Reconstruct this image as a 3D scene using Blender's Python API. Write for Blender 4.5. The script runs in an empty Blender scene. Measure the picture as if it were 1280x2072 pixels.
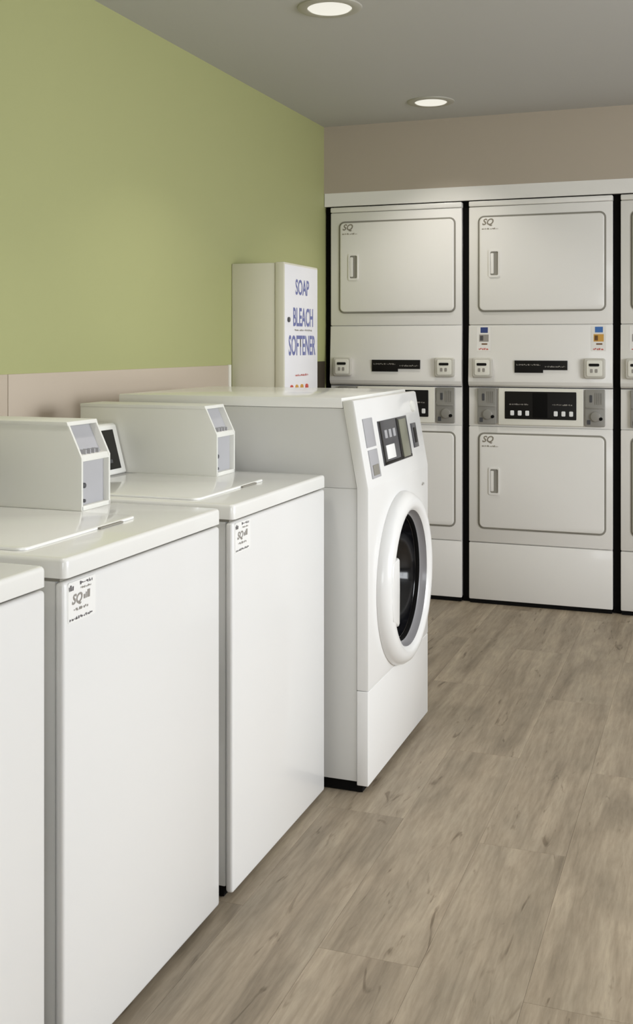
import bpy, bmesh, math, random
from mathutils import Vector, Matrix
random.seed(7)
C = bpy.context.scene.collection
S = bpy.context.scene

# ------------------------------------------------------------------ camera
F_PX, W_PX, H_PX = 2236.874, 1280, 2072
cam_d = bpy.data.cameras.new('camera')
cam = bpy.data.objects.new('camera', cam_d); C.objects.link(cam)
cam_d.sensor_fit = 'VERTICAL'; cam_d.sensor_height = 36.0
cam_d.lens = F_PX / H_PX * 36.0
cam_d.shift_x = (640 - 604.71) / H_PX
cam_d.shift_y = -(1036 - 697.83) / H_PX
cam_d.clip_start = 0.05
cam.location = (0, 0, 1.2673)
cam.rotation_euler = (math.radians(90), 0, math.radians(20.7093))
S.camera = cam

# ------------------------------------------------------------------ view, world
S.view_settings.view_transform = 'Standard'
S.view_settings.look = 'None'
S.view_settings.gamma = 1.0
S.view_settings.use_curve_mapping = False
S.view_settings.exposure = 0.0
world = bpy.data.worlds.new('world'); S.world = world
world.use_nodes = True
bg = world.node_tree.nodes['Background']
bg.inputs[0].default_value = (0.86, 0.93, 1.0, 1); bg.inputs[1].default_value = 1.0

XL, XR = -1.897, 2.5          # left and right walls
YB, YF = 5.382, -2.2          # back wall front plane, wall behind the camera
ZC = 2.39
# lamps at the unseen windows: daylight on the right, added fill behind the camera
def area(name, loc, rot, sx, sy, watts, col):
    l = bpy.data.lights.new(name, 'AREA'); l.shape = 'RECTANGLE'; l.size = sx; l.size_y = sy
    l.energy = watts; l.color = col
    o = bpy.data.objects.new(name, l); C.objects.link(o)
    o.location = loc; o.rotation_euler = rot
    return o
WIN = [(1.7, 3.8)]            # window in the right-hand wall (y range)
WINB = [(0.7, 2.3)]           # unseen window added behind the camera (x range)
for a, b in WIN:
    area('unseen_window_light', (XR + 0.16, (a + b) / 2, 1.45), (0, math.radians(68), 0), 1.3, b - a, 132, (0.93, 0.965, 1.0))
for a, b in WINB:
    area('unseen_window_light', ((a + b) / 2, YF - 0.16, 1.45), (math.radians(72), 0, 0), b - a, 1.3, 52, (0.93, 0.965, 1.0))  # added lamp at an unseen window, lights the sides facing the camera

# ------------------------------------------------------------------ materials
def srgb(r, g, b):
    def f(c):
        c /= 255.0
        return c / 12.92 if c <= 0.04045 else ((c + 0.055) / 1.055) ** 2.4
    return (f(r), f(g), f(b), 1)
def mat(name, col, rough=0.5, metal=0.0, coat=0.0, spec=0.5, bump=0.0, bscale=200.0, var=0.0):
    m = bpy.data.materials.new(name); m.use_nodes = True
    nt = m.node_tree; p = nt.nodes['Principled BSDF']
    p.inputs['Base Color'].default_value = col
    p.inputs['Roughness'].default_value = rough
    p.inputs['Metallic'].default_value = metal
    p.inputs['Coat Weight'].default_value = coat
    p.inputs['Coat Roughness'].default_value = 0.08
    p.inputs['Specular IOR Level'].default_value = spec
    tc = nt.nodes.new('ShaderNodeTexCoord')
    n = nt.nodes.new('ShaderNodeTexNoise'); n.inputs['Scale'].default_value = bscale
    n.inputs['Detail'].default_value = 3
    nt.links.new(tc.outputs['Object'], n.inputs['Vector'])
    if bump:
        b = nt.nodes.new('ShaderNodeBump'); b.inputs['Strength'].default_value = bump
        b.inputs['Distance'].default_value = 0.001
        nt.links.new(n.outputs['Fac'], b.inputs['Height']); nt.links.new(b.outputs['Normal'], p.inputs['Normal'])
    if var:
        n2 = nt.nodes.new('ShaderNodeTexNoise'); n2.inputs['Scale'].default_value = 1.3
        nt.links.new(tc.outputs['Object'], n2.inputs['Vector'])
        mx = nt.nodes.new('ShaderNodeMix'); mx.data_type = 'RGBA'
        mx.inputs['A'].default_value = tuple(c * (1 - var) for c in col[:3]) + (1,)
        mx.inputs['B'].default_value = tuple(min(1, c * (1 + var)) for c in col[:3]) + (1,)
        nt.links.new(n2.outputs['Fac'], mx.inputs['Factor']); nt.links.new(mx.outputs['Result'], p.inputs['Base Color'])
    return m
def emis(name, col, s):
    m = bpy.data.materials.new(name); m.use_nodes = True
    p = m.node_tree.nodes['Principled BSDF']
    p.inputs['Base Color'].default_value = (0, 0, 0, 1)
    p.inputs['Emission Color'].default_value = col; p.inputs['Emission Strength'].default_value = s
    return m
M = dict(
    green=mat('green paint', srgb(172, 174, 122), 0.6, bump=0.15, bscale=350, var=0.02),
    taupe=mat('taupe paint', srgb(178, 166, 150), 0.65, bump=0.15, bscale=350, var=0.02),
    ceil=mat('ceiling paint', srgb(190, 189, 187), 0.8, bump=0.1, bscale=300, var=0.01),
    back=mat('beige paint', srgb(160, 156, 150), 0.7, bump=0.1, bscale=300),
    wains=mat('wainscot laminate', srgb(196, 182, 165), 0.45, bump=0.1, bscale=120, var=0.03),
    wdark=mat('dark brown panel', srgb(70, 62, 50), 0.5, bump=0.1, bscale=120),
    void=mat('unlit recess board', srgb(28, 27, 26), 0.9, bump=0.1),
    white=mat('white enamel', srgb(238, 237, 235), 0.3, coat=0.35, bump=0.015, bscale=500),
    top=mat('porcelain top', srgb(243, 242, 238), 0.26, coat=0.6, bump=0.01, bscale=400),
    almond=mat('bisque enamel', srgb(234, 231, 226), 0.38, coat=0.2, bump=0.015, bscale=500),
    side=mat('painted side steel', srgb(211, 210, 206), 0.4, coat=0.1, bump=0.02, bscale=500),
    coin=mat('grey-white coin box steel', srgb(226, 225, 218), 0.42, bump=0.02, bscale=500),
    cbox=mat('warm grey coin box', srgb(196, 192, 182), 0.45),
    grey=mat('light grey plastic', srgb(176, 175, 178), 0.45, bump=0.03),
    mech=mat('cast grey metal', srgb(150, 147, 141), 0.4, metal=0.25, bump=0.05),
    gasket=mat('grey gasket', srgb(140, 136, 126), 0.7, bump=0.03),
    black=mat('black gloss panel', srgb(20, 18, 17), 0.4, spec=0.25),
    dark=mat('dark grey panel', srgb(72, 72, 76), 0.35, coat=0.2),
    rubber=mat('black rubber', srgb(14, 13, 12), 0.9, spec=0.15),
    glass=mat('dark door glass', srgb(16, 16, 20), 0.12, coat=0.5),
    bezel=mat('grey bezel plastic', srgb(148, 146, 148), 0.3, coat=0.2),
    lcd=mat('olive grey display', srgb(128, 128, 112), 0.3),
    paper=mat('label paper', srgb(244, 243, 240), 0.5),
    ink=mat('grey ink', srgb(92, 88, 90), 0.6),
    logoi=mat('brown-grey ink', srgb(142, 134, 120), 0.6),
    inkf=mat('faint grey ink', srgb(150, 145, 138), 0.6),
    blue=mat('blue ink', srgb(112, 118, 172), 0.5),
    navy=mat('navy ink', srgb(50, 66, 120), 0.5),
    sky=mat('bright blue ink', srgb(62, 110, 178), 0.5),
    red=mat('red ink', srgb(196, 78, 62), 0.5),
    gold=mat('gold ink', srgb(206, 156, 70), 0.5),
    brown=mat('brown ink', srgb(112, 78, 48), 0.5),
    wht=mat('white ink', srgb(235, 235, 235), 0.5),
    chrome=mat('brushed chrome', srgb(190, 190, 190), 0.25, metal=1.0),
    disp=mat('off-white dispenser steel', srgb(222, 218, 200), 0.4, bump=0.02),
    dispf=mat('white dispenser door', srgb(244, 243, 246), 0.35),
    trimw=mat('white trim', srgb(228, 225, 214), 0.45),
    ring=mat('grey-beige lamp trim', srgb(176, 173, 162), 0.5),
    lamp=emis('warm lamp diffuser', (1.0, 0.97, 0.86, 1), 0.86),
)
def pane_mat():
    m = bpy.data.materials.new('window glass'); m.use_nodes = True
    nt = m.node_tree; nt.nodes.clear()
    o = nt.nodes.new('ShaderNodeOutputMaterial'); mx = nt.nodes.new('ShaderNodeMixShader')
    t = nt.nodes.new('ShaderNodeBsdfTransparent'); g = nt.nodes.new('ShaderNodeBsdfGlossy')
    g.inputs['Roughness'].default_value = 0.02; mx.inputs[0].default_value = 0.06
    nt.links.new(t.outputs[0], mx.inputs[1]); nt.links.new(g.outputs[0], mx.inputs[2]); nt.links.new(mx.outputs[0], o.inputs[0])
    return m
M['pane'] = pane_mat()
def wood_mat():
    m = bpy.data.materials.new('weathered oak plank'); m.use_nodes = True
    nt = m.node_tree; p = nt.nodes['Principled BSDF']; N = nt.nodes.new; L = nt.links.new
    tc = N('ShaderNodeTexCoord'); oi = N('ShaderNodeObjectInfo')
    ml = N('ShaderNodeMath'); ml.operation = 'MULTIPLY'; ml.inputs[1].default_value = 37.0
    L(oi.outputs['Random'], ml.inputs[0])
    cb = N('ShaderNodeCombineXYZ'); L(ml.outputs[0], cb.inputs[0]); L(ml.outputs[0], cb.inputs[1]); L(ml.outputs[0], cb.inputs[2])
    ad = N('ShaderNodeVectorMath'); ad.operation = 'ADD'; L(tc.outputs['Object'], ad.inputs[0]); L(cb.outputs[0], ad.inputs[1])
    def noise(scale, det, rough, dist=0.0):
        mp = N('ShaderNodeMapping'); mp.inputs['Scale'].default_value = scale
        L(ad.outputs[0], mp.inputs['Vector'])
        n = N('ShaderNodeTexNoise'); n.inputs['Scale'].default_value = 1.0; n.inputs['Detail'].default_value = det
        n.inputs['Roughness'].default_value = rough; n.inputs['Distortion'].default_value = dist
        L(mp.outputs[0], n.inputs['Vector']); return n
    broad = noise((11, 0.9, 1), 5, 0.62, 1.0)
    fine = noise((95, 9, 1), 5, 0.65, 0.3)
    blot = noise((9, 4.5, 1), 4, 0.6)
    knot = noise((26, 4.0, 1), 3, 0.55, 1.6)
    r1 = N('ShaderNodeValToRGB'); cr = r1.color_ramp
    cr.elements[0].position = 0.25; cr.elements[0].color = srgb(126, 114, 97)
    cr.elements[1].position = 0.75; cr.elements[1].color = srgb(178, 165, 145)
    e = cr.elements.new(0.5); e.color = srgb(158, 145, 126)
    L(broad.outputs['Fac'], r1.inputs[0])
    r2 = N('ShaderNodeValToRGB'); r2.color_ramp.elements[0].position = 0.32; r2.color_ramp.elements[0].color = (0.84, 0.83, 0.81, 1)
    r2.color_ramp.elements[1].position = 0.62; r2.color_ramp.elements[1].color = (1.08, 1.08, 1.08, 1)
    L(fine.outputs['Fac'], r2.inputs[0])
    m1 = N('ShaderNodeMix'); m1.data_type = 'RGBA'; m1.blend_type = 'MULTIPLY'; m1.inputs['Factor'].default_value = 1
    L(r1.outputs[0], m1.inputs['A']); L(r2.outputs[0], m1.inputs['B'])
    r3 = N('ShaderNodeValToRGB'); r3.color_ramp.elements[0].position = 0.3; r3.color_ramp.elements[0].color = (0.86, 0.86, 0.85, 1)
    r3.color_ramp.elements[1].position = 0.7; r3.color_ramp.elements[1].color = (1.06, 1.04, 1.02, 1)
    L(blot.outputs['Fac'], r3.inputs[0])
    m2 = N('ShaderNodeMix'); m2.data_type = 'RGBA'; m2.blend_type = 'MULTIPLY'; m2.inputs['Factor'].default_value = 1
    L(m1.outputs['Result'], m2.inputs['A']); L(r3.outputs[0], m2.inputs['B'])
    r4 = N('ShaderNodeValToRGB'); r4.color_ramp.elements[0].position = 0.27; r4.color_ramp.elements[0].color = (0.42, 0.38, 0.33, 1)
    r4.color_ramp.elements[1].position = 0.36; r4.color_ramp.elements[1].color = (1, 1, 1, 1)
    L(knot.outputs['Fac'], r4.inputs[0])
    m3 = N('ShaderNodeMix'); m3.data_type = 'RGBA'; m3.blend_type = 'MULTIPLY'; m3.inputs['Factor'].default_value = 0.8
    L(m2.outputs['Result'], m3.inputs['A']); L(r4.outputs[0], m3.inputs['B'])
    # a slightly different tone for every plank
    r5 = N('ShaderNodeMapRange'); r5.inputs['To Min'].default_value = 0.93; r5.inputs['To Max'].default_value = 1.06
    L(oi.outputs['Random'], r5.inputs['Value'])
    m4 = N('ShaderNodeVectorMath'); m4.operation = 'SCALE'; L(m3.outputs['Result'], m4.inputs[0]); L(r5.outputs[0], m4.inputs['Scale'])
    L(m4.outputs[0], p.inputs['Base Color'])
    p.inputs['Roughness'].default_value = 0.5; p.inputs['Specular IOR Level'].default_value = 0.35
    b = N('ShaderNodeBump'); b.inputs['Strength'].default_value = 0.25; b.inputs['Distance'].default_value = 0.001
    L(fine.outputs['Fac'], b.inputs['Height']); L(b.outputs['Normal'], p.inputs['Normal'])
    return m
M['wood'] = wood_mat()

# ------------------------------------------------------------------ helpers
def link(name, bm, m, parent=None, smooth=True):
    bmesh.ops.recalc_face_normals(bm, faces=bm.faces)
    me = bpy.data.meshes.new(name); bm.to_mesh(me); bm.free()
    me.materials.append(M[m] if isinstance(m, str) else m)
    if smooth:
        me.shade_smooth(); me.set_sharp_from_angle(angle=math.radians(38))
    o = bpy.data.objects.new(name, me); C.objects.link(o)
    if parent: o.parent = parent
    return o
def tag(o, label=None, cat=None, group=None, kind=None):
    if label: o['label'] = label
    if cat: o['category'] = cat
    if group: o['group'] = group
    if kind: o['kind'] = kind
    return o
def empty(name, loc, label, cat, group=None):
    o = bpy.data.objects.new(name, None); C.objects.link(o); o.location = loc; o.empty_display_size = 0.1
    return tag(o, label, cat, group)
def box(bm, x0, x1, y0, y1, z0, z1, bev=0.0, seg=2):
    b = bmesh.new()
    bmesh.ops.create_cube(b, size=1)
    for v in b.verts:
        v.co = ((x0 + x1) / 2 + v.co.x * (x1 - x0), (y0 + y1) / 2 + v.co.y * (y1 - y0), (z0 + z1) / 2 + v.co.z * (z1 - z0))
    if bev: bmesh.ops.bevel(b, geom=list(b.edges), offset=bev, segments=seg, profile=0.5, affect='EDGES', clamp_overlap=True)
    merge(bm, b)
def merge(bm, b):
    me = bpy.data.meshes.new('tmp'); b.to_mesh(me); b.free(); bm.from_mesh(me); bpy.data.meshes.remove(me)
def bx(*a, **k):
    bm = bmesh.new(); box(bm, *a, **k); return bm
def prism_y(pts, y0, y1, bev=0.0, seg=2):
    """extrude a profile of (x, z) points along y"""
    b = bmesh.new()
    vs = [b.verts.new((x, y0, z)) for x, z in pts]
    f = b.faces.new(vs)
    r = bmesh.ops.extrude_face_region(b, geom=[f])
    bmesh.ops.translate(b, vec=(0, y1 - y0, 0), verts=[v for v in r['geom'] if isinstance(v, bmesh.types.BMVert)])
    if bev: bmesh.ops.bevel(b, geom=list(b.edges), offset=bev, segments=seg, profile=0.5, affect='EDGES', clamp_overlap=True)
    return b
def rrect(x0, x1, z0, z1, r, n=5):
    pts = []
    for cx, cz, a0 in ((x1 - r, z1 - r, 0), (x0 + r, z1 - r, 90), (x0 + r, z0 + r, 180), (x1 - r, z0 + r, 270)):
        for k in range(n + 1):
            a = math.radians(a0 + 90 * k / n); pts.append((cx + r * math.cos(a), cz + r * math.sin(a)))
    return pts
def slab_y(pts, y0, y1, bev=0.0):
    """(x, z) outline between y0 (front) and y1 (back), front edge bevelled"""
    b = bmesh.new()
    f = b.faces.new([b.verts.new((x, y1, z)) for x, z in pts])
    r = bmesh.ops.extrude_face_region(b, geom=[f])
    nv = [v for v in r['geom'] if isinstance(v, bmesh.types.BMVert)]
    bmesh.ops.translate(b, vec=(0, y0 - y1, 0), verts=nv)
    if bev:
        s = set(nv); es = [e for e in b.edges if e.verts[0] in s and e.verts[1] in s]
        bmesh.ops.bevel(b, geom=es, offset=bev, segments=3, profile=0.5, affect='EDGES')
    return b
def ring_y(outer, inner, y0, y1):
    """frame between two outlines with the same point count"""
    b = bmesh.new(); n = len(outer)
    V = [[b.verts.new((x, y, z)) for x, z in o] for o in (outer, inner) for y in (y0, y1)]
    of, ob, jf, jb = V
    for i in range(n):
        j = (i + 1) % n
        b.faces.new((of[i], of[j], jf[j], jf[i])); b.faces.new((of[i], ob[i], ob[j], of[j]))
        b.faces.new((jf[i], jf[j], jb[j], jb[i])); b.faces.new((ob[i], jb[i], jb[j], ob[j]))
    return b
def turn_x(bm):
    """from a front that faces -y to a front that faces +x (x' = -y, y' = x)"""
    bmesh.ops.transform(bm, matrix=Matrix(((0, -1, 0, 0), (1, 0, 0, 0), (0, 0, 1, 0), (0, 0, 0, 1))), verts=bm.verts); return bm
def lathe_x(prof, cy, cz, n=64, close=False):
    """profile of (radius, x) turned around the x axis through (cy, cz)"""
    b = bmesh.new(); rows = []
    for r, x in prof:
        if r < 1e-6: rows.append([b.verts.new((x, cy, cz))] * n)
        else: rows.append([b.verts.new((x, cy + r * math.cos(2 * math.pi * k / n), cz + r * math.sin(2 * math.pi * k / n))) for k in range(n)])
    for a, c in zip(rows, rows[1:]):
        for k in range(n):
            q = [a[k], a[(k + 1) % n], c[(k + 1) % n], c[k]]; u = []
            for v in q:
                if v not in u: u.append(v)
            if len(u) > 2: b.faces.new(u)
    return b
def lathe_z(prof, n=48):
    b = lathe_x(prof, 0, 0, n)
    bmesh.ops.transform(b, matrix=Matrix(((0, 0, 1, 0), (0, 1, 0, 0), (1, 0, 0, 0), (0, 0, 0, 1))), verts=b.verts); return b
def cyl_y(cx, cz, r, y0, y1, n=20):
    return slab_y([(cx + r * math.cos(2 * math.pi * k / n), cz + r * math.sin(2 * math.pi * k / n)) for k in range(n)], y0, y1, min(r, abs(y1 - y0)) * 0.25)
def cut(o, bm):
    me = bpy.data.meshes.new('cutter'); bmesh.ops.recalc_face_normals(bm, faces=bm.faces); bm.to_mesh(me); bm.free()
    c = bpy.data.objects.new('cutter', me); C.objects.link(c)
    md = o.modifiers.new('cut', 'BOOLEAN'); md.operation = 'DIFFERENCE'; md.solver = 'EXACT'; md.object = c
    c.parent = o.parent
    bpy.context.view_layer.update()
    new = bpy.data.meshes.new_from_object(o.evaluated_get(bpy.context.evaluated_depsgraph_get()))
    o.modifiers.clear(); o.data = new
    bpy.data.objects.remove(c); bpy.data.meshes.remove(me)
def words(body, x0, x1, z0, z1, y, name='lettering', m='ink', parent=None, bold=0.0, facing='-y', shear=0.0):
    """flat print: text scaled to fill a rectangle of a face"""
    cu = bpy.data.curves.new('txt', 'FONT'); cu.body = body; cu.extrude = 0.0; cu.offset = bold; cu.shear = shear
    cu.align_x = 'CENTER'; cu.space_line = 0.95
    cu.resolution_u = 3
    t = bpy.data.objects.new('txt', cu); C.objects.link(t)
    bpy.context.view_layer.update()
    me = bpy.data.meshes.new_from_object(t.evaluated_get(bpy.context.evaluated_depsgraph_get()))
    bpy.data.objects.remove(t)
    xs = [v.co.x for v in me.vertices]; ys = [v.co.y for v in me.vertices]
    ax, bx_, ay, by = min(xs), max(xs), min(ys), max(ys)
    bm = bmesh.new(); bm.from_mesh(me); bpy.data.meshes.remove(me)
    for v in bm.verts:
        u = x0 + (v.co.x - ax) / (bx_ - ax) * (x1 - x0); w = z0 + (v.co.y - ay) / (by - ay) * (z1 - z0)
        v.co = (u, y, w)
    if facing == '+x': turn_x(bm)
    return link(name, bm, m, parent, smooth=False)

def print_line(x0, x1, z0, z1, y, m='ink', parent=None, facing='-y', seed=1):
    """a row of print too small to read in the photograph: uneven little strokes"""
    rd = random.Random(seed); bm = bmesh.new(); x = x0; h = z1 - z0
    while x < x1 - h * 0.2:
        w = h * rd.uniform(0.18, 0.75); w = min(w, x1 - x)
        a = z0 + h * rd.choice((0, 0, 0.3)); b = z1 - h * rd.choice((0, 0.25, 0.45))
        sl = h * rd.uniform(-0.12, 0.2)
        bm.faces.new([bm.verts.new(v) for v in ((x, y, a), (x + w, y, a), (x + w + sl, y, b), (x + sl, y, b))])
        x += w + h * rd.choice((0.12, 0.15, 0.5))
    if facing == '+x': turn_x(bm)
    return link('lettering', bm, m, parent, smooth=False)

# ------------------------------------------------------------------ room shell
def struct(name, bm, m, label=None):
    o = link(name, bm, m, smooth=False); return tag(o, label, None, None, 'structure')
T = 0.12
bm = bx(XL - T, XR + T, YF - T, YB + 0.9, -0.1, -0.006)
floor = struct('floor', bm, 'void', 'grey-brown oak-look plank floor')
struct('ceiling', bx(XL - T, XR + T, YF - T, YB + 0.9, ZC, ZC + 0.1), 'ceil', 'flat grey-beige ceiling')
wall_left = struct('wall_left', bx(XL - T, XL, YF - T, YB + 0.9, -0.02, ZC), 'green', 'green painted wall behind the washers')
# back wall: the dryers stand in a recess of it
DX0, DW, DG, DH = -1.142, 0.683, 0.0356, 1.972      # second stack's left edge, width, gap, height
RX1 = DX0 + 2 * DW + DG + 0.035                        # right end of the recess
ZT = 2.047
wb = bmesh.new()
box(wb, XL, RX1, YB, YB + 0.1, ZT, ZC)
box(wb, RX1, XR, YB, YB + 0.1, -0.02, ZC)
struct('wall_back', wb, 'taupe', 'taupe wall above the dryers')
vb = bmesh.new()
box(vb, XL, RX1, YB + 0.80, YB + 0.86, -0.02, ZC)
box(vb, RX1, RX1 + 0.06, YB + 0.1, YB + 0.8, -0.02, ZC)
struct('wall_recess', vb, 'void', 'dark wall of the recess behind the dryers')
struct('trim_1', bx(XL + 0.002, RX1 - 0.002, YB - 0.001, YB + 0.02, DH + 0.006, ZT, bev=0.0015), 'almond', 'long off-white filler strip above the dryer tops')
for i, xg in enumerate((DX0 - DG - DW - DG, DX0 - DG, DX0 + DW)):  # black strips put the darkness of the gaps into colour
    struct('trim_%d' % (i + 2), bx(xg + 0.001, xg + DG - 0.001, YB + 0.030, YB + 0.05, 0.0, DH + 0.01), 'rubber', 'black strip added to darken the gap beside a dryer')
# right wall with a window, wall behind the camera with an added window
wr = bmesh.new()
box(wr, XR, XR + T, YF - T, YB + 0.1, -0.02, 0.8); box(wr, XR, XR + T, YF - T, YB + 0.1, 2.1, ZC)
box(wr, XR, XR + T, YF - T, WIN[0][0], 0.8, 2.1); box(wr, XR, XR + T, WIN[0][1], YB + 0.1, 0.8, 2.1)
struct('wall_right', wr, 'back', 'right-hand wall with a window')
wf = bmesh.new()
box(wf, XL, XR, YF - T, YF, -0.02, 0.8); box(wf, XL, XR, YF - T, YF, 2.1, ZC)
box(wf, XL, WINB[0][0], YF - T, YF, 0.8, 2.1); box(wf, WINB[0][1], XR, YF - T, YF, 0.8, 2.1)
struct('wall_front', wf, 'back', 'wall behind the camera with an added window')
def window(name, a, b, side, label):
    f = bmesh.new()
    for q in ((a, a + 0.05, 0.8, 2.1), (b - 0.05, b, 0.8, 2.1), (a, b, 0.8, 0.85), (a, b, 2.05, 2.1), ((a + b) / 2 - 0.02, (a + b) / 2 + 0.02, 0.85, 2.05)):
        if side == 'x': box(f, XR + 0.03, XR + 0.08, *q, bev=0.004)
        else: box(f, q[0], q[1], YF - 0.08, YF - 0.03, q[2], q[3], bev=0.004)
    w = struct(name, f, 'trimw', label)
    if side == 'x': link('pane', bx(XR + 0.052, XR + 0.057, a + 0.05, b - 0.05, 0.85, 2.05), 'pane', w)
    else: link('pane', bx(a + 0.05, b - 0.05, YF - 0.057, YF - 0.052, 0.85, 2.05), 'pane', w)
window('window_1', *WIN[0], 'x', 'white framed window in the right-hand wall')
window('fill_window', *WINB[0], 'y', 'unseen white framed window added behind the camera')
# wainscot on the left wall
WZ = 1.183
for y0, y1 in ((0.0, 1.32), (1.323, 2.655), (2.658, 4.175)):
    link('wainscot_panel', bx(XL, XL + 0.006, y0, y1, 0.0, WZ, bev=0.0015), 'wains', wall_left)
link('edge_trim', bx(XL, XL + 0.012, 4.175, 4.195, 0.0, WZ + 0.002, bev=0.002), 'trimw', wall_left)
tag(link('wainscot_panel', bx(XL, XL + 0.006, 4.66, YB, 0.0, WZ, bev=0.0015), 'wdark', wall_left), 'dark brown panel in the corner')  # one flat dark brown panel from dispenser to corner

# floor planks, each a part of the floor
PW = 0.2175
pm = None; x = -0.785 - 6 * PW
k = 0
while x < XR:
    x0 = max(x, XL); x1 = min(x + PW, XR)
    if x1 - x0 > 0.02:
        off = {0: 0.0}.get(0) + ((k * 0.47) % 1.0) * 1.22
        if k == 6: off = (2.19 % 1.22)
        y = -1.22 * 2 + off
        while y < YB + 0.8:
            y0 = max(y, YF); y1 = min(y + 1.22, YB + 0.79)
            if y1 - y0 > 0.02:
                pb = bx(x0 + 0.0002 - (x0 + x1) / 2, x1 - 0.0002 - (x0 + x1) / 2, (y0 - y1) / 2 + 0.0002, (y1 - y0) / 2 - 0.0002, -0.006, 0.0, bev=0.0004, seg=1)
                o = link('plank', pb, 'wood', floor, smooth=False)
                o.location = ((x0 + x1) / 2, (y0 + y1) / 2, 0)
            y += 1.22
    x += PW; k += 1

# ------------------------------------------------------------------ recessed downlights
def downlight(x, y, label, r=0.085, seen=True, W=2.4):
    t = empty('recessed_downlight', (x, y, ZC), label, 'ceiling light', 'recessed ceiling downlights')
    link('trim_ring', lathe_z([(r * 0.86, 0.004), (r * 0.88, -0.006), (r * 1.12, -0.008), (r * 1.26, -0.004), (r * 1.28, 0.0), (r * 1.28, 0.004), (r * 0.86, 0.004)]), 'ring', t)
    link('diffuser', lathe_z([(0, -0.012), (r * 0.5, -0.011), (r * 0.8, -0.008), (r * 0.88, -0.002), (0, -0.001)]), 'lamp', t)
    l = bpy.data.lights.new('downlight_bulb', 'AREA'); l.shape = 'DISK'; l.size = r * 1.5; l.energy = W; l.color = (1.0, 0.96, 0.90); l.spread = math.radians(106)
    o = bpy.data.objects.new('downlight_bulb', l); C.objects.link(o); o.parent = t; o.location = (0, 0, -0.02)
downlight(-1.205, 3.475, 'larger round downlight at the top edge, nearer one of the two')
downlight(-1.235, 4.985, 'smaller round downlight near the back wall')
for y, w in ((1.965, 'outside the picture above the nearer washers'), (0.455, 'outside the picture just left of the camera'), (-1.05, 'outside the picture behind the camera on the left')):
    downlight(-1.2, y, 'round downlight ' + w)
for y, w in ((-1.05, 'behind the camera'), (1.2, 'beside the camera'), (3.5, 'in front of the third dryer')):
    downlight(0.9, y, 'round downlight outside the picture to the right, ' + w)

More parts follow.
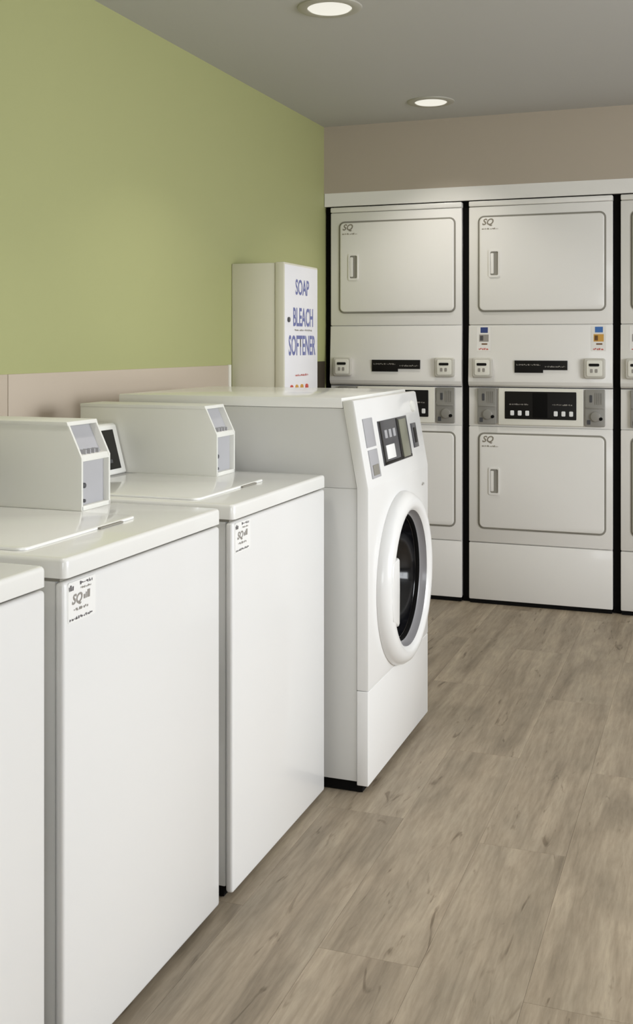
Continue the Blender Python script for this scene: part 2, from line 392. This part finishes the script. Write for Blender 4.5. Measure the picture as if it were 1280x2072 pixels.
# ------------------------------------------------------------------ top-load washers (front faces +x, local x = 0 is the front, y runs along the row)
WW = 0.6315
def washer(y0, xf, label, sticker):
    t = empty('top_load_washer', (xf, y0, 0), label, 'washing machine', 'top-load washers in the row')
    D = -0.70
    cb = bx(D, -0.020, 0.004, WW - 0.004, 0.025, 0.862, bev=0.004)
    link('cabinet', cb, 'side', t)
    link('base_shade', bx(D + 0.02, -0.025, 0.006, WW - 0.006, 0.002, 0.026), 'rubber', t)  # black strip standing in for the shade under the cabinet
    # front panel: a tray with rolled vertical edges
    link('front_panel', bx(-0.019, 0.0, 0.0, WW, 0.014, 0.861, bev=0.007, seg=3), 'white', t)
    # porcelain top with rolled front edge
    tp = slab_z(rrect(D, 0.003, 0.0, WW, 0.013), 0.868, 0.902, 0.008)
    link('worktop', tp, 'top', t)
    link('worktop_gasket', bx(D + 0.01, -0.012, 0.006, WW - 0.006, 0.8615, 0.868), 'gasket', t)
    lid = link('lid', slab_z(rrect(-0.50, -0.105, 0.035, 0.445, 0.02), 0.9025, 0.9075, 0.003), 'top', t)
    link('lid_grip', bx(-0.115, -0.0985, 0.285, 0.375, 0.9022, 0.906, bev=0.001), 'gasket', lid)
    link('lid_seam', bx(-0.507, -0.5, 0.035, 0.445, 0.9021, 0.9035), 'gasket', lid)
    # console with slanted black control panel
    con = link('console', prism_y([(D, 0.902), (-0.549, 0.902), (-0.545, 0.907), (-0.580, 1.038), (-0.588, 1.044), (D, 1.044)], 0.004, 0.476, bev=0.003), 'top', t)
    def on_slant(s, d):      # s along the slope from its foot, d off the face
        n = Vector((0.131, 0.035)).normalized(); u = Vector((-0.035, 0.131)).normalized()
        return (-0.545 + u.x * s + n.x * d, 0.907 + u.y * s + n.y * d)
    p = [on_slant(0.012, -0.002), on_slant(0.012, 0.003), on_slant(0.124, 0.003), on_slant(0.124, -0.002)]
    pan = link('control_panel', prism_y(p, 0.03, 0.448, bev=0.0008), 'black', t)
    for i in range(4):
        q = [on_slant(0.03, 0.002), on_slant(0.03, 0.0045), on_slant(0.04, 0.0045), on_slant(0.04, 0.002)]
        link('button', prism_y(q, 0.30 + i * 0.03, 0.318 + i * 0.03, bev=0.0006), 'dark', pan)
    # coin box: side plates, capped top, a slanted upper pocket and an upright lower pocket
    a, b = 0.480, 0.603
    X1, X0 = -0.263, -0.300
    prof = [(D, 0.902), (X1, 0.902), (X1, 1.018), (X0, 1.096), (D, 1.096)]
    cbx = bmesh.new()
    merge(cbx, prism_y(prof, a, a + 0.007, bev=0.0012)); merge(cbx, prism_y(prof, b - 0.007, b, bev=0.0012))
    merge(cbx, prism_y([(D, 1.088), (X0 + 0.003, 1.088), (X0, 1.097), (D, 1.097)], a - 0.0015, b + 0.0015, bev=0.001))
    merge(cbx, prism_y([(X1 - 0.05, 1.010), (X1, 1.010), (X1 - 0.004, 1.024), (X1 - 0.05, 1.024)], a + 0.003, b - 0.003, bev=0.001))
    merge(cbx, prism_y([(X1 - 0.05, 0.902), (X1, 0.902), (X1, 0.912), (X1 - 0.05, 0.912)], a + 0.003, b - 0.003, bev=0.001))
    coin = link('coin_box', cbx, 'coin', t)
    sl = link('coin_slide', prism_y([(D + 0.01, 1.02), (X1 - 0.02, 1.02), (X0 - 0.016, 1.09), (D + 0.01, 1.09)], a + 0.006, b - 0.006), 'grey', coin)
    fd = link('coin_vault', prism_y([(D + 0.01, 0.91), (X1 - 0.014, 0.91), (X1 - 0.014, 1.012), (D + 0.01, 1.012)], a + 0.006, b - 0.006), 'grey', coin)
    for lz, lr in ((0.955, 0.006), (0.921, 0.004)):
        link('lock', turn_x(cyl_y(a + 0.028, lz, lr, -X1 + 0.008, -X1 + 0.014)), 'dark', coin)
    sb = bmesh.new()
    for i in range(4): box(sb, X1 - 0.03, X1 - 0.008, a + 0.03 + i * 0.018, a + 0.034 + i * 0.018, 1.022, 1.034)
    link('coin_guide', sb, 'grey', coin)
    for fx in (-0.05, D + 0.06):
        for fy in (0.05, WW - 0.05):
            lg = lathe_z([(0, 0.0), (0.022, 0.0), (0.022, 0.008), (0.012, 0.012), (0.012, 0.026), (0, 0.026)], 16)
            bmesh.ops.translate(lg, vec=(fx, fy, 0), verts=lg.verts); link('leg', lg, 'rubber', t)
    if sticker:
        st = link('label_sheet', turn_x(slab_y(rrect(0.012, 0.102, 0.788, 0.858, 0.004), -0.0006, 0.0)), 'paper', t)
        e = 0.0011
        for x0, x1, z0, z1, m, sd in ((0.015, 0.029, 0.843, 0.853, 'ink', 1), (0.050, 0.090, 0.849, 0.855, 'ink', 2), (0.052, 0.086, 0.841, 0.845, 'inkf', 3),
                                      (0.062, 0.082, 0.822, 0.836, 'inkf', 4), (0.030, 0.076, 0.806, 0.811, 'inkf', 5), (0.016, 0.092, 0.791, 0.796, 'ink', 6)):
            print_line(x0, x1, z0, z1, -e, m=m, parent=st, facing='+x', seed=sd)
        words('SQ', 0.024, 0.058, 0.815, 0.836, -e, m='inkf', parent=st, facing='+x', bold=0.03, shear=0.3)
    return t
def slab_z(pts, z0, z1, bev):
    b = bmesh.new()
    f = b.faces.new([b.verts.new((x, y, z0)) for x, y in pts])
    r = bmesh.ops.extrude_face_region(b, geom=[f])
    nv = [v for v in r['geom'] if isinstance(v, bmesh.types.BMVert)]
    bmesh.ops.translate(b, vec=(0, 0, z1 - z0), verts=nv)
    s = set(nv); es = [e for e in b.edges if e.verts[0] in s and e.verts[1] in s]
    bmesh.ops.bevel(b, geom=es, offset=bev, segments=3, profile=0.5, affect='EDGES')
    return b
washer(0.9345, -1.0405, 'white top-load washer cut off by the left edge of the picture', False)
washer(1.620, -1.0405, 'white top-load washer second from the front, large label below its top edge', True)
washer(2.305, -1.033, 'white top-load washer standing right beside the front-load washer', True)

# ------------------------------------------------------------------ front-load washer
def front_loader():
    Y0, W = 2.98, 0.685; D = -0.80
    t = empty('front_load_washer', (-0.918, Y0, 0), 'tall white front-load washer with round dark glass door at the end of the row', 'washing machine')
    cab = link('cabinet', bx(D, -0.0352, 0.0025, W - 0.0025, 0.032, 0.8594, bev=0.0012), 'side', t)
    link('base_shade', bx(D + 0.02, -0.02, 0.008, W - 0.008, 0.002, 0.034), 'rubber', t)  # black block, paints the contact shadow below the front
    link('lower_panel', bx(-0.0345, -0.0005, 0.0, W, 0.022, 0.2888, bev=0.0025, seg=3), 'white', t)
    # upper hood whose front leans back
    link('hood', prism_y([(D, 0.8600), (-0.0352, 0.8600), (-0.0745, 1.0865), (D, 1.0865)], 0.0025, W - 0.0025, bev=0.0012), 'side', t)
    link('worktop', prism_y([(D, 1.0872), (-0.0755, 1.0872), (-0.0800, 1.1165), (D, 1.1165)], 0.0, W, bev=0.0025), 'top', t)
    A = Vector((0.0, 0.861)); B = Vector((-0.044, 1.112)); u = (B - A).normalized(); n = Vector((u.y, -u.x))
    def P(s, d): q = A + u * s + n * d; return (q.x, q.y)
    fas = link('front_panel', prism_y([(-0.0345, 0.290), (0.0, 0.290), (0.0, 0.861),  P(0.250, 0), P(0.254, -0.005), P(0.256, -0.0345), (-0.0345, 0.861)], 0.0, W, bev=0.003), 'white', t)
    def plate(name, y0, y1, s0, s1, d0, d1, m, par, bev=0.001):
        return link(name, prism_y([P(s0, d0), P(s0, d1), P(s1, d1), P(s1, d0)], y0, y1, bev=bev), m, par)
    plate('coin_slot_plate', 0.045, 0.135, 0.112, 0.196, -0.002, 0.003, 'grey', t)
    cp = plate('coin_return_plate', 0.050, 0.135, 0.022, 0.104, -0.002, 0.003, 'grey', t)
    plate('coin_cup', 0.065, 0.12, 0.03, 0.06, 0.002, 0.005, 'gasket', cp)
    dp = plate('display_panel', 0.185, 0.505, 0.046, 0.180, -0.002, 0.003, 'dark', t)
    plate('display_window', 0.40, 0.48, 0.052, 0.172, 0.002, 0.006, 'lcd', dp)
    plate('display_border', 0.190, 0.500, 0.048, 0.056, 0.002, 0.0045, 'black', dp)
    plate('display_border', 0.192, 0.205, 0.048, 0.178, 0.002, 0.0045, 'black', dp)
    plate('display_border', 0.375, 0.395, 0.048, 0.178, 0.002, 0.0045, 'black', dp)
    plate('instruction_card', 0.225, 0.315, 0.062, 0.104, 0.002, 0.005, 'paper', dp)
    for i in range(3): plate('button', 0.23 + i * 0.045, 0.255 + i * 0.045, 0.125, 0.15, 0.002, 0.006, 'grey', dp)
    kp = plate('coin_chute', 0.545, 0.60, 0.070, 0.150, -0.002, 0.004, 'dark', t)
    plate('chute_slot', 0.56, 0.585, 0.085, 0.135, 0.003, 0.0055, 'black', kp)
    # knob on the far top corner
    kb = lathe_x([(0, 0.006), (0.016, 0.005), (0.019, 0.0), (0.019, -0.006)], 0, 0, 24)
    ang = math.atan2(0.044, 0.251)
    bmesh.ops.rotate(kb, matrix=Matrix.Rotation(-ang, 3, 'Y'), verts=kb.verts)
    q = P(0.205, 0.004); bmesh.ops.translate(kb, vec=(q[0], 0.60, q[1]), verts=kb.verts)
    link('badge', kb, 'coin', t)
    # porthole door
    cy, cz = 0.342, 0.548
    d = link('door', lathe_x([(0.264, -0.002), (0.266, 0.004), (0.262, 0.020), (0.252, 0.034), (0.240, 0.041), (0.225, 0.042), (0.214, 0.038), (0.207, 0.030)], cy, cz), 'white', t)
    link('door_bezel', lathe_x([(0.208, 0.031), (0.205, 0.022), (0.202, 0.010), (0.198, 0.006), (0.193, 0.004)], cy, cz), 'bezel', d)
    link('door_gasket', lathe_x([(0.196, 0.004), (0.194, 0.009), (0.190, 0.009), (0.187, 0.003), (0.187, -0.004)], cy, cz), 'rubber', d)
    for part, depth in ((cab, 0.12), (fas, 0.12)):
        cut(part, lathe_x([(0, 0.02), (0.197, 0.02), (0.197, -depth), (0, -depth)], cy, cz))
    link('drum_glass', lathe_x([(0.192, 0.001), (0.186, -0.004), (0.182, -0.03), (0.166, -0.066), (0.12, -0.088), (0.06, -0.098), (0, -0.10)], cy, cz), 'glass', d)
    hp = [(-0.228, -0.085), (-0.238, -0.045), (-0.242, 0.0), (-0.238, 0.045), (-0.228, 0.085), (-0.176, 0.092), (-0.165, 0.086), (-0.162, 0.0), (-0.165, -0.104), (-0.176, -0.110)]
    link('door_handle', turn_x(slab_y([(cy + a, cz + b) for a, b in hp], -0.043, -0.026, 0.005)), 'white', d)
    for fx in (-0.06, D + 0.06):
        for fy in (0.06, W - 0.06):
            lg = lathe_z([(0, 0.0), (0.025, 0.0), (0.025, 0.01), (0.012, 0.014), (0.012, 0.034), (0, 0.034)], 16)
            bmesh.ops.translate(lg, vec=(fx, fy, 0), verts=lg.verts); link('leg', lg, 'rubber', t)
    # small rating texts on the front
    print_line(0.60, 0.63, 0.80, 0.810, -0.0008, m='inkf', parent=t, facing='+x', seed=15)
front_loader()

# ------------------------------------------------------------------ stacked dryers (front faces -y, local y = 0 is the front, x runs right)
def dryer(x0, label, stickers, vis_left=True):
    t = empty('stacked_dryer', (x0, YB, 0), label, 'tumble dryer', 'stacked dryers built into the back wall')
    W = DW
    link('cabinet', bx(0.003, W - 0.003, 0.014, 0.70, 0.022, DH - 0.002, bev=0.003), 'almond', t)
    link('base_shade', bx(0.004, W - 0.004, 0.006, 0.68, 0.002, 0.023), 'rubber', t)  # black toe strip, puts the floor shadow line into colour
    link('kick_panel', bx(0.0, W, 0.0, 0.018, 0.020, 0.2985, bev=0.005), 'almond', t)
    def front(z0, z1, name, y=0.0, bev=0.004): return link(name, bx(0.0, W, y, 0.018, z0, z1, bev=bev), 'almond', t)
    front(0.302, 0.868, 'lower_front_panel')
    front(1.366, DH - 0.028, 'upper_front_panel')
    link('top_cap', bx(0.0, W, -0.006, 0.30, DH - 0.026, DH, bev=0.005), 'almond', t)
    # upper console, rolled under at its foot
    pr = [(0.018, 1.062), (0.004, 1.062), (-0.010, 1.072), (-0.016, 1.088), (-0.014, 1.115), (0.0, 1.355), (0.0, 1.3625), (0.018, 1.3625)]
    uc = prism_y([(y, z) for y, z in pr], 0, W, bev=0.001)   # built along y, then swapped
    bmesh.ops.transform(uc, matrix=Matrix(((0, 1, 0, 0), (1, 0, 0, 0), (0, 0, 1, 0), (0, 0, 0, 1))), verts=uc.verts)
    link('upper_console', uc, 'almond', t)
    link('console_shade_line', bx(0.001, W - 0.001, 0.002, 0.018, 1.0595, 1.0625), 'rubber', t)  # dark strip painting the shadow line under the upper console
    link('lower_console', bx(0.0, W, 0.006, 0.018, 0.870, 1.060, bev=0.001), 'almond', t)
    # two doors
    for z0, z1, zh in ((0.368, 0.838, 0.0), (1.428, 1.898, 0.0)):
        o = rrect(0.045, 0.653, z0 - 0.001, z1 + 0.001, 0.030); i = rrect(0.0535, 0.6445, z0 + 0.0075, z1 - 0.0075, 0.0225)
        d = link('door', slab_y(i, -0.011, 0.002, 0.0045), 'almond', t)
        link('door_gasket', ring_y(o, i, -0.0025, 0.002), 'gasket', d)
        hz = z0 + 0.236
        hf = ring_y(rrect(0.100, 0.152, hz - 0.066, hz + 0.066, 0.008), rrect(0.108, 0.146, hz - 0.058, hz + 0.058, 0.006), -0.0155, -0.0105)
        h = link('handle', hf, 'almond', d)
        link('handle_recess', slab_y(rrect(0.107, 0.147, hz - 0.059, hz + 0.059, 0.006), -0.0116, -0.0105), 'gasket', d)
        link('handle_grip', slab_y(rrect(0.109, 0.124, hz - 0.05, hz + 0.05, 0.004), -0.0145, -0.0112, 0.001), 'almond', d)
        words('SQ', 0.068, 0.124, z1 - 0.052, z1 - 0.014, -0.0116, name='logo', m='logoi', parent=d, shear=0.3, bold=0.03)
        print_line(0.066, 0.145, z1 - 0.068, z1 - 0.060, -0.0116, m='logoi', parent=d, seed=7)
    # upper display: an L of two black windows
    dp = link('display', slab_y([(0.226, 1.133), (0.362, 1.133), (0.362, 1.147), (0.476, 1.147), (0.476, 1.192), (0.226, 1.192)], -0.0185, -0.004, 0.001), 'black', t)
    print_line(0.236, 0.35, 1.168, 1.175, -0.0189, m='inkf', parent=dp, seed=8)
    print_line(0.372, 0.468, 1.160, 1.167, -0.0189, m='inkf', parent=dp, seed=9)
    # framed lower control panel
    fr = link('control_frame', slab_y(rrect(0.146, 0.549, 0.879, 1.057, 0.006), -0.008, 0.008, 0.003), 'trimw', t)
    cp = link('control_panel', slab_y(rrect(0.178, 0.517, 0.909, 1.042, 0.004), -0.011, -0.006, 0.001), 'black', t)
    link('display_window', slab_y(rrect(0.312, 0.382, 0.918, 1.036, 0.003), -0.0125, -0.010, 0.0005), 'dark' if 0 else 'rubber', cp)
    for i in range(3):
        for bxx in (0.205, 0.412):
            link('button', slab_y(rrect(bxx + i * 0.036, bxx + 0.018 + i * 0.036, 0.926, 0.950, 0.004), -0.0135, -0.0105, 0.0006), 'wht', cp)
    print_line(0.200, 0.29, 0.977, 0.984, -0.0115, m='inkf', parent=cp, seed=10)
    print_line(0.405, 0.500, 0.977, 0.984, -0.0115, m='inkf', parent=cp, seed=11)
    # coin boxes above, coin mechanisms below
    for a in (0.022, 0.553):
        cb = link('coin_slot_box', slab_y(rrect(a, a + 0.098, 1.108, 1.204, 0.012), -0.034, -0.006, 0.006), 'cbox', t)
        cp2 = link('coin_plate', slab_y(rrect(a + 0.013, a + 0.085, 1.119, 1.194, 0.008), -0.037, -0.033, 0.0015), 'trimw', cb)
        link('coin_slot', slab_y(rrect(a + 0.024, a + 0.072, 1.166, 1.179, 0.005), -0.0385, -0.0365), 'black', cb)
        sp = bmesh.new()
        for k in range(2): merge(sp, slab_y(rrect(a + 0.030 + k * 0.022, a + 0.042 + k * 0.022, 1.136, 1.154, 0.003), -0.0382, -0.0365))
        link('coin_return', sp, 'inkf', cb)
    for a in (0.045, 0.556):
        mc = link('coin_mechanism', slab_y(rrect(a, a + 0.092, 0.880, 1.056, 0.006), -0.010, 0.008, 0.002), 'mech', t)
        link('push_knob', cyl_y(a + 0.050, 0.928, 0.024, -0.020, -0.009), 'mech', mc)
        link('keyhole', cyl_y(a + 0.074, 0.918, 0.008, -0.022, -0.009, 12), 'rubber', mc)
        link('coin_entry', slab_y(rrect(a + 0.022, a + 0.034, 0.995, 1.030, 0.004), -0.0125, -0.0095), 'dark', mc)
        for k in range(4): link('rib', bx(a + 0.048 + k * 0.009, a + 0.051 + k * 0.009, -0.013, -0.009, 0.985, 1.040), 'mech', mc)
        link('coin_cup', slab_y(rrect(a + 0.010, a + 0.026, 0.890, 0.912, 0.003), -0.0115, -0.0095), 'dark', mc)
        link('ledge', bx(a + 0.006, a + 0.086, -0.015, -0.009, 0.966, 0.973, bev=0.001), 'mech', mc)
    if stickers:
        for a, dm in ((0.046, 'navy'), (0.590, 'sky')):
            # two flat colour stickers and a line of red print, on the sloping console
            def slope(z): return -0.014 + 0.014 * (z - 1.115) / 0.24 - 0.0007
            def patch(bm, x0, x1, z0, z1):
                v = [bm.verts.new((x, slope(z), z)) for x, z in ((x0, z0), (x1, z0), (x1, z1), (x0, z1))]; bm.faces.new(v)
            s = bmesh.new(); patch(s, a - 0.006, a + 0.062, 1.238, 1.356)
            sh = link('price_sticker', s, 'almond', t, smooth=False)
            def p(name, m, *q):
                b = bmesh.new(); patch(b, *q)
                for v in b.verts: v.co.y -= 0.0006
                link(name, b, m, sh, smooth=False)
            p('blue_print', dm, a + 0.012, a + 0.048, 1.326, 1.353)
            p('gold_print', 'gold' if dm == 'sky' else 'inkf', a + 0.006, a + 0.052, 1.283, 1.318)
            p('brown_print', 'brown' if dm == 'sky' else 'ink', a + 0.010, a + 0.026, 1.288, 1.312)
            p('brown_print', 'brown', a + 0.018, a + 0.046, 1.268, 1.275)
            w = print_line(a + 0.002, a + 0.056, 1.243, 1.252, 0, m='red', parent=sh, seed=12)
            for v in w.data.vertices: v.co.y = slope(v.co.z) - 0.0006
    # feet
    for fx in (0.05, W - 0.05):
        for fy in (0.08, 0.62):
            lg = lathe_z([(0, 0.0), (0.02, 0.0), (0.02, 0.008), (0.011, 0.012), (0.011, 0.024), (0, 0.024)], 16)
            bmesh.ops.translate(lg, vec=(fx, fy, 0), verts=lg.verts); link('leg', lg, 'rubber', t)
    return t
dryer(DX0 - DG - DW, 'stacked dryer in the corner, half hidden behind the front-load washer', False)
dryer(DX0, 'stacked dryer in full view with coloured stickers above both coin boxes', True)
dryer(DX0 + DW + DG, 'stacked dryer cut off by the right edge of the picture', True)

# ------------------------------------------------------------------ soap dispenser on the left wall
def dispenser():
    x0, x1, y0, y1, z0, z1 = XL, -1.66, 4.22, 4.622, 0.78, 1.606
    t = empty('soap_vending_dispenser', (x0, y0, z0), 'tall off-white soap vending box on the green wall with blue words', 'vending box')
    W = y1 - y0; Dp = x1 - x0
    link('cabinet', bx(0.001, Dp - 0.042, 0.0, W, 0.0, z1 - z0, bev=0.004), 'disp', t)
    dr = link('door', bx(Dp - 0.041, Dp, -0.003, W + 0.003, -0.002, z1 - z0 + 0.003, bev=0.005), 'disp', t)
    link('door_sheet', bx(Dp - 0.001, Dp + 0.0012, 0.004, W - 0.004, 0.006, z1 - z0 - 0.006, bev=0.0005), 'dispf', dr)
    e = -Dp - 0.0018
    for body, a, b, c, d in (('SOAP', 4.345, 4.510, 1.478, 1.545), ('BLEACH', 4.318, 4.560, 1.345, 1.425), ('SOFTENER', 4.266, 4.590, 1.222, 1.308)):
        words(body, a - y0, b - y0, c - z0, d - z0, e, m='blue', parent=dr, facing='+x', bold=0.02)
    print_line(4.33 - y0, 4.55 - y0, 1.326 - z0, 1.334 - z0, e, m='inkf', parent=dr, facing='+x', seed=13)
    print_line(4.34 - y0, 4.50 - y0, 1.135 - z0, 1.144 - z0, e, m='red', parent=dr, facing='+x', seed=14)
    link('lock', turn_x(cyl_y(4.262 - y0, 1.372 - z0, 0.011, e - 0.006, e + 0.002)), 'dark', dr)
    for i, m in enumerate(('red', 'gold', 'gold', 'red')):
        link('product_button', turn_x(cyl_y(4.295 - y0 + i * 0.06, 1.088 - z0, 0.012, e - 0.006, e + 0.002)), m, dr)
    link('delivery_tray', bx(Dp, Dp + 0.03, 0.08, W - 0.08, 0.05, 0.12, bev=0.006), 'chrome', dr)
dispenser()
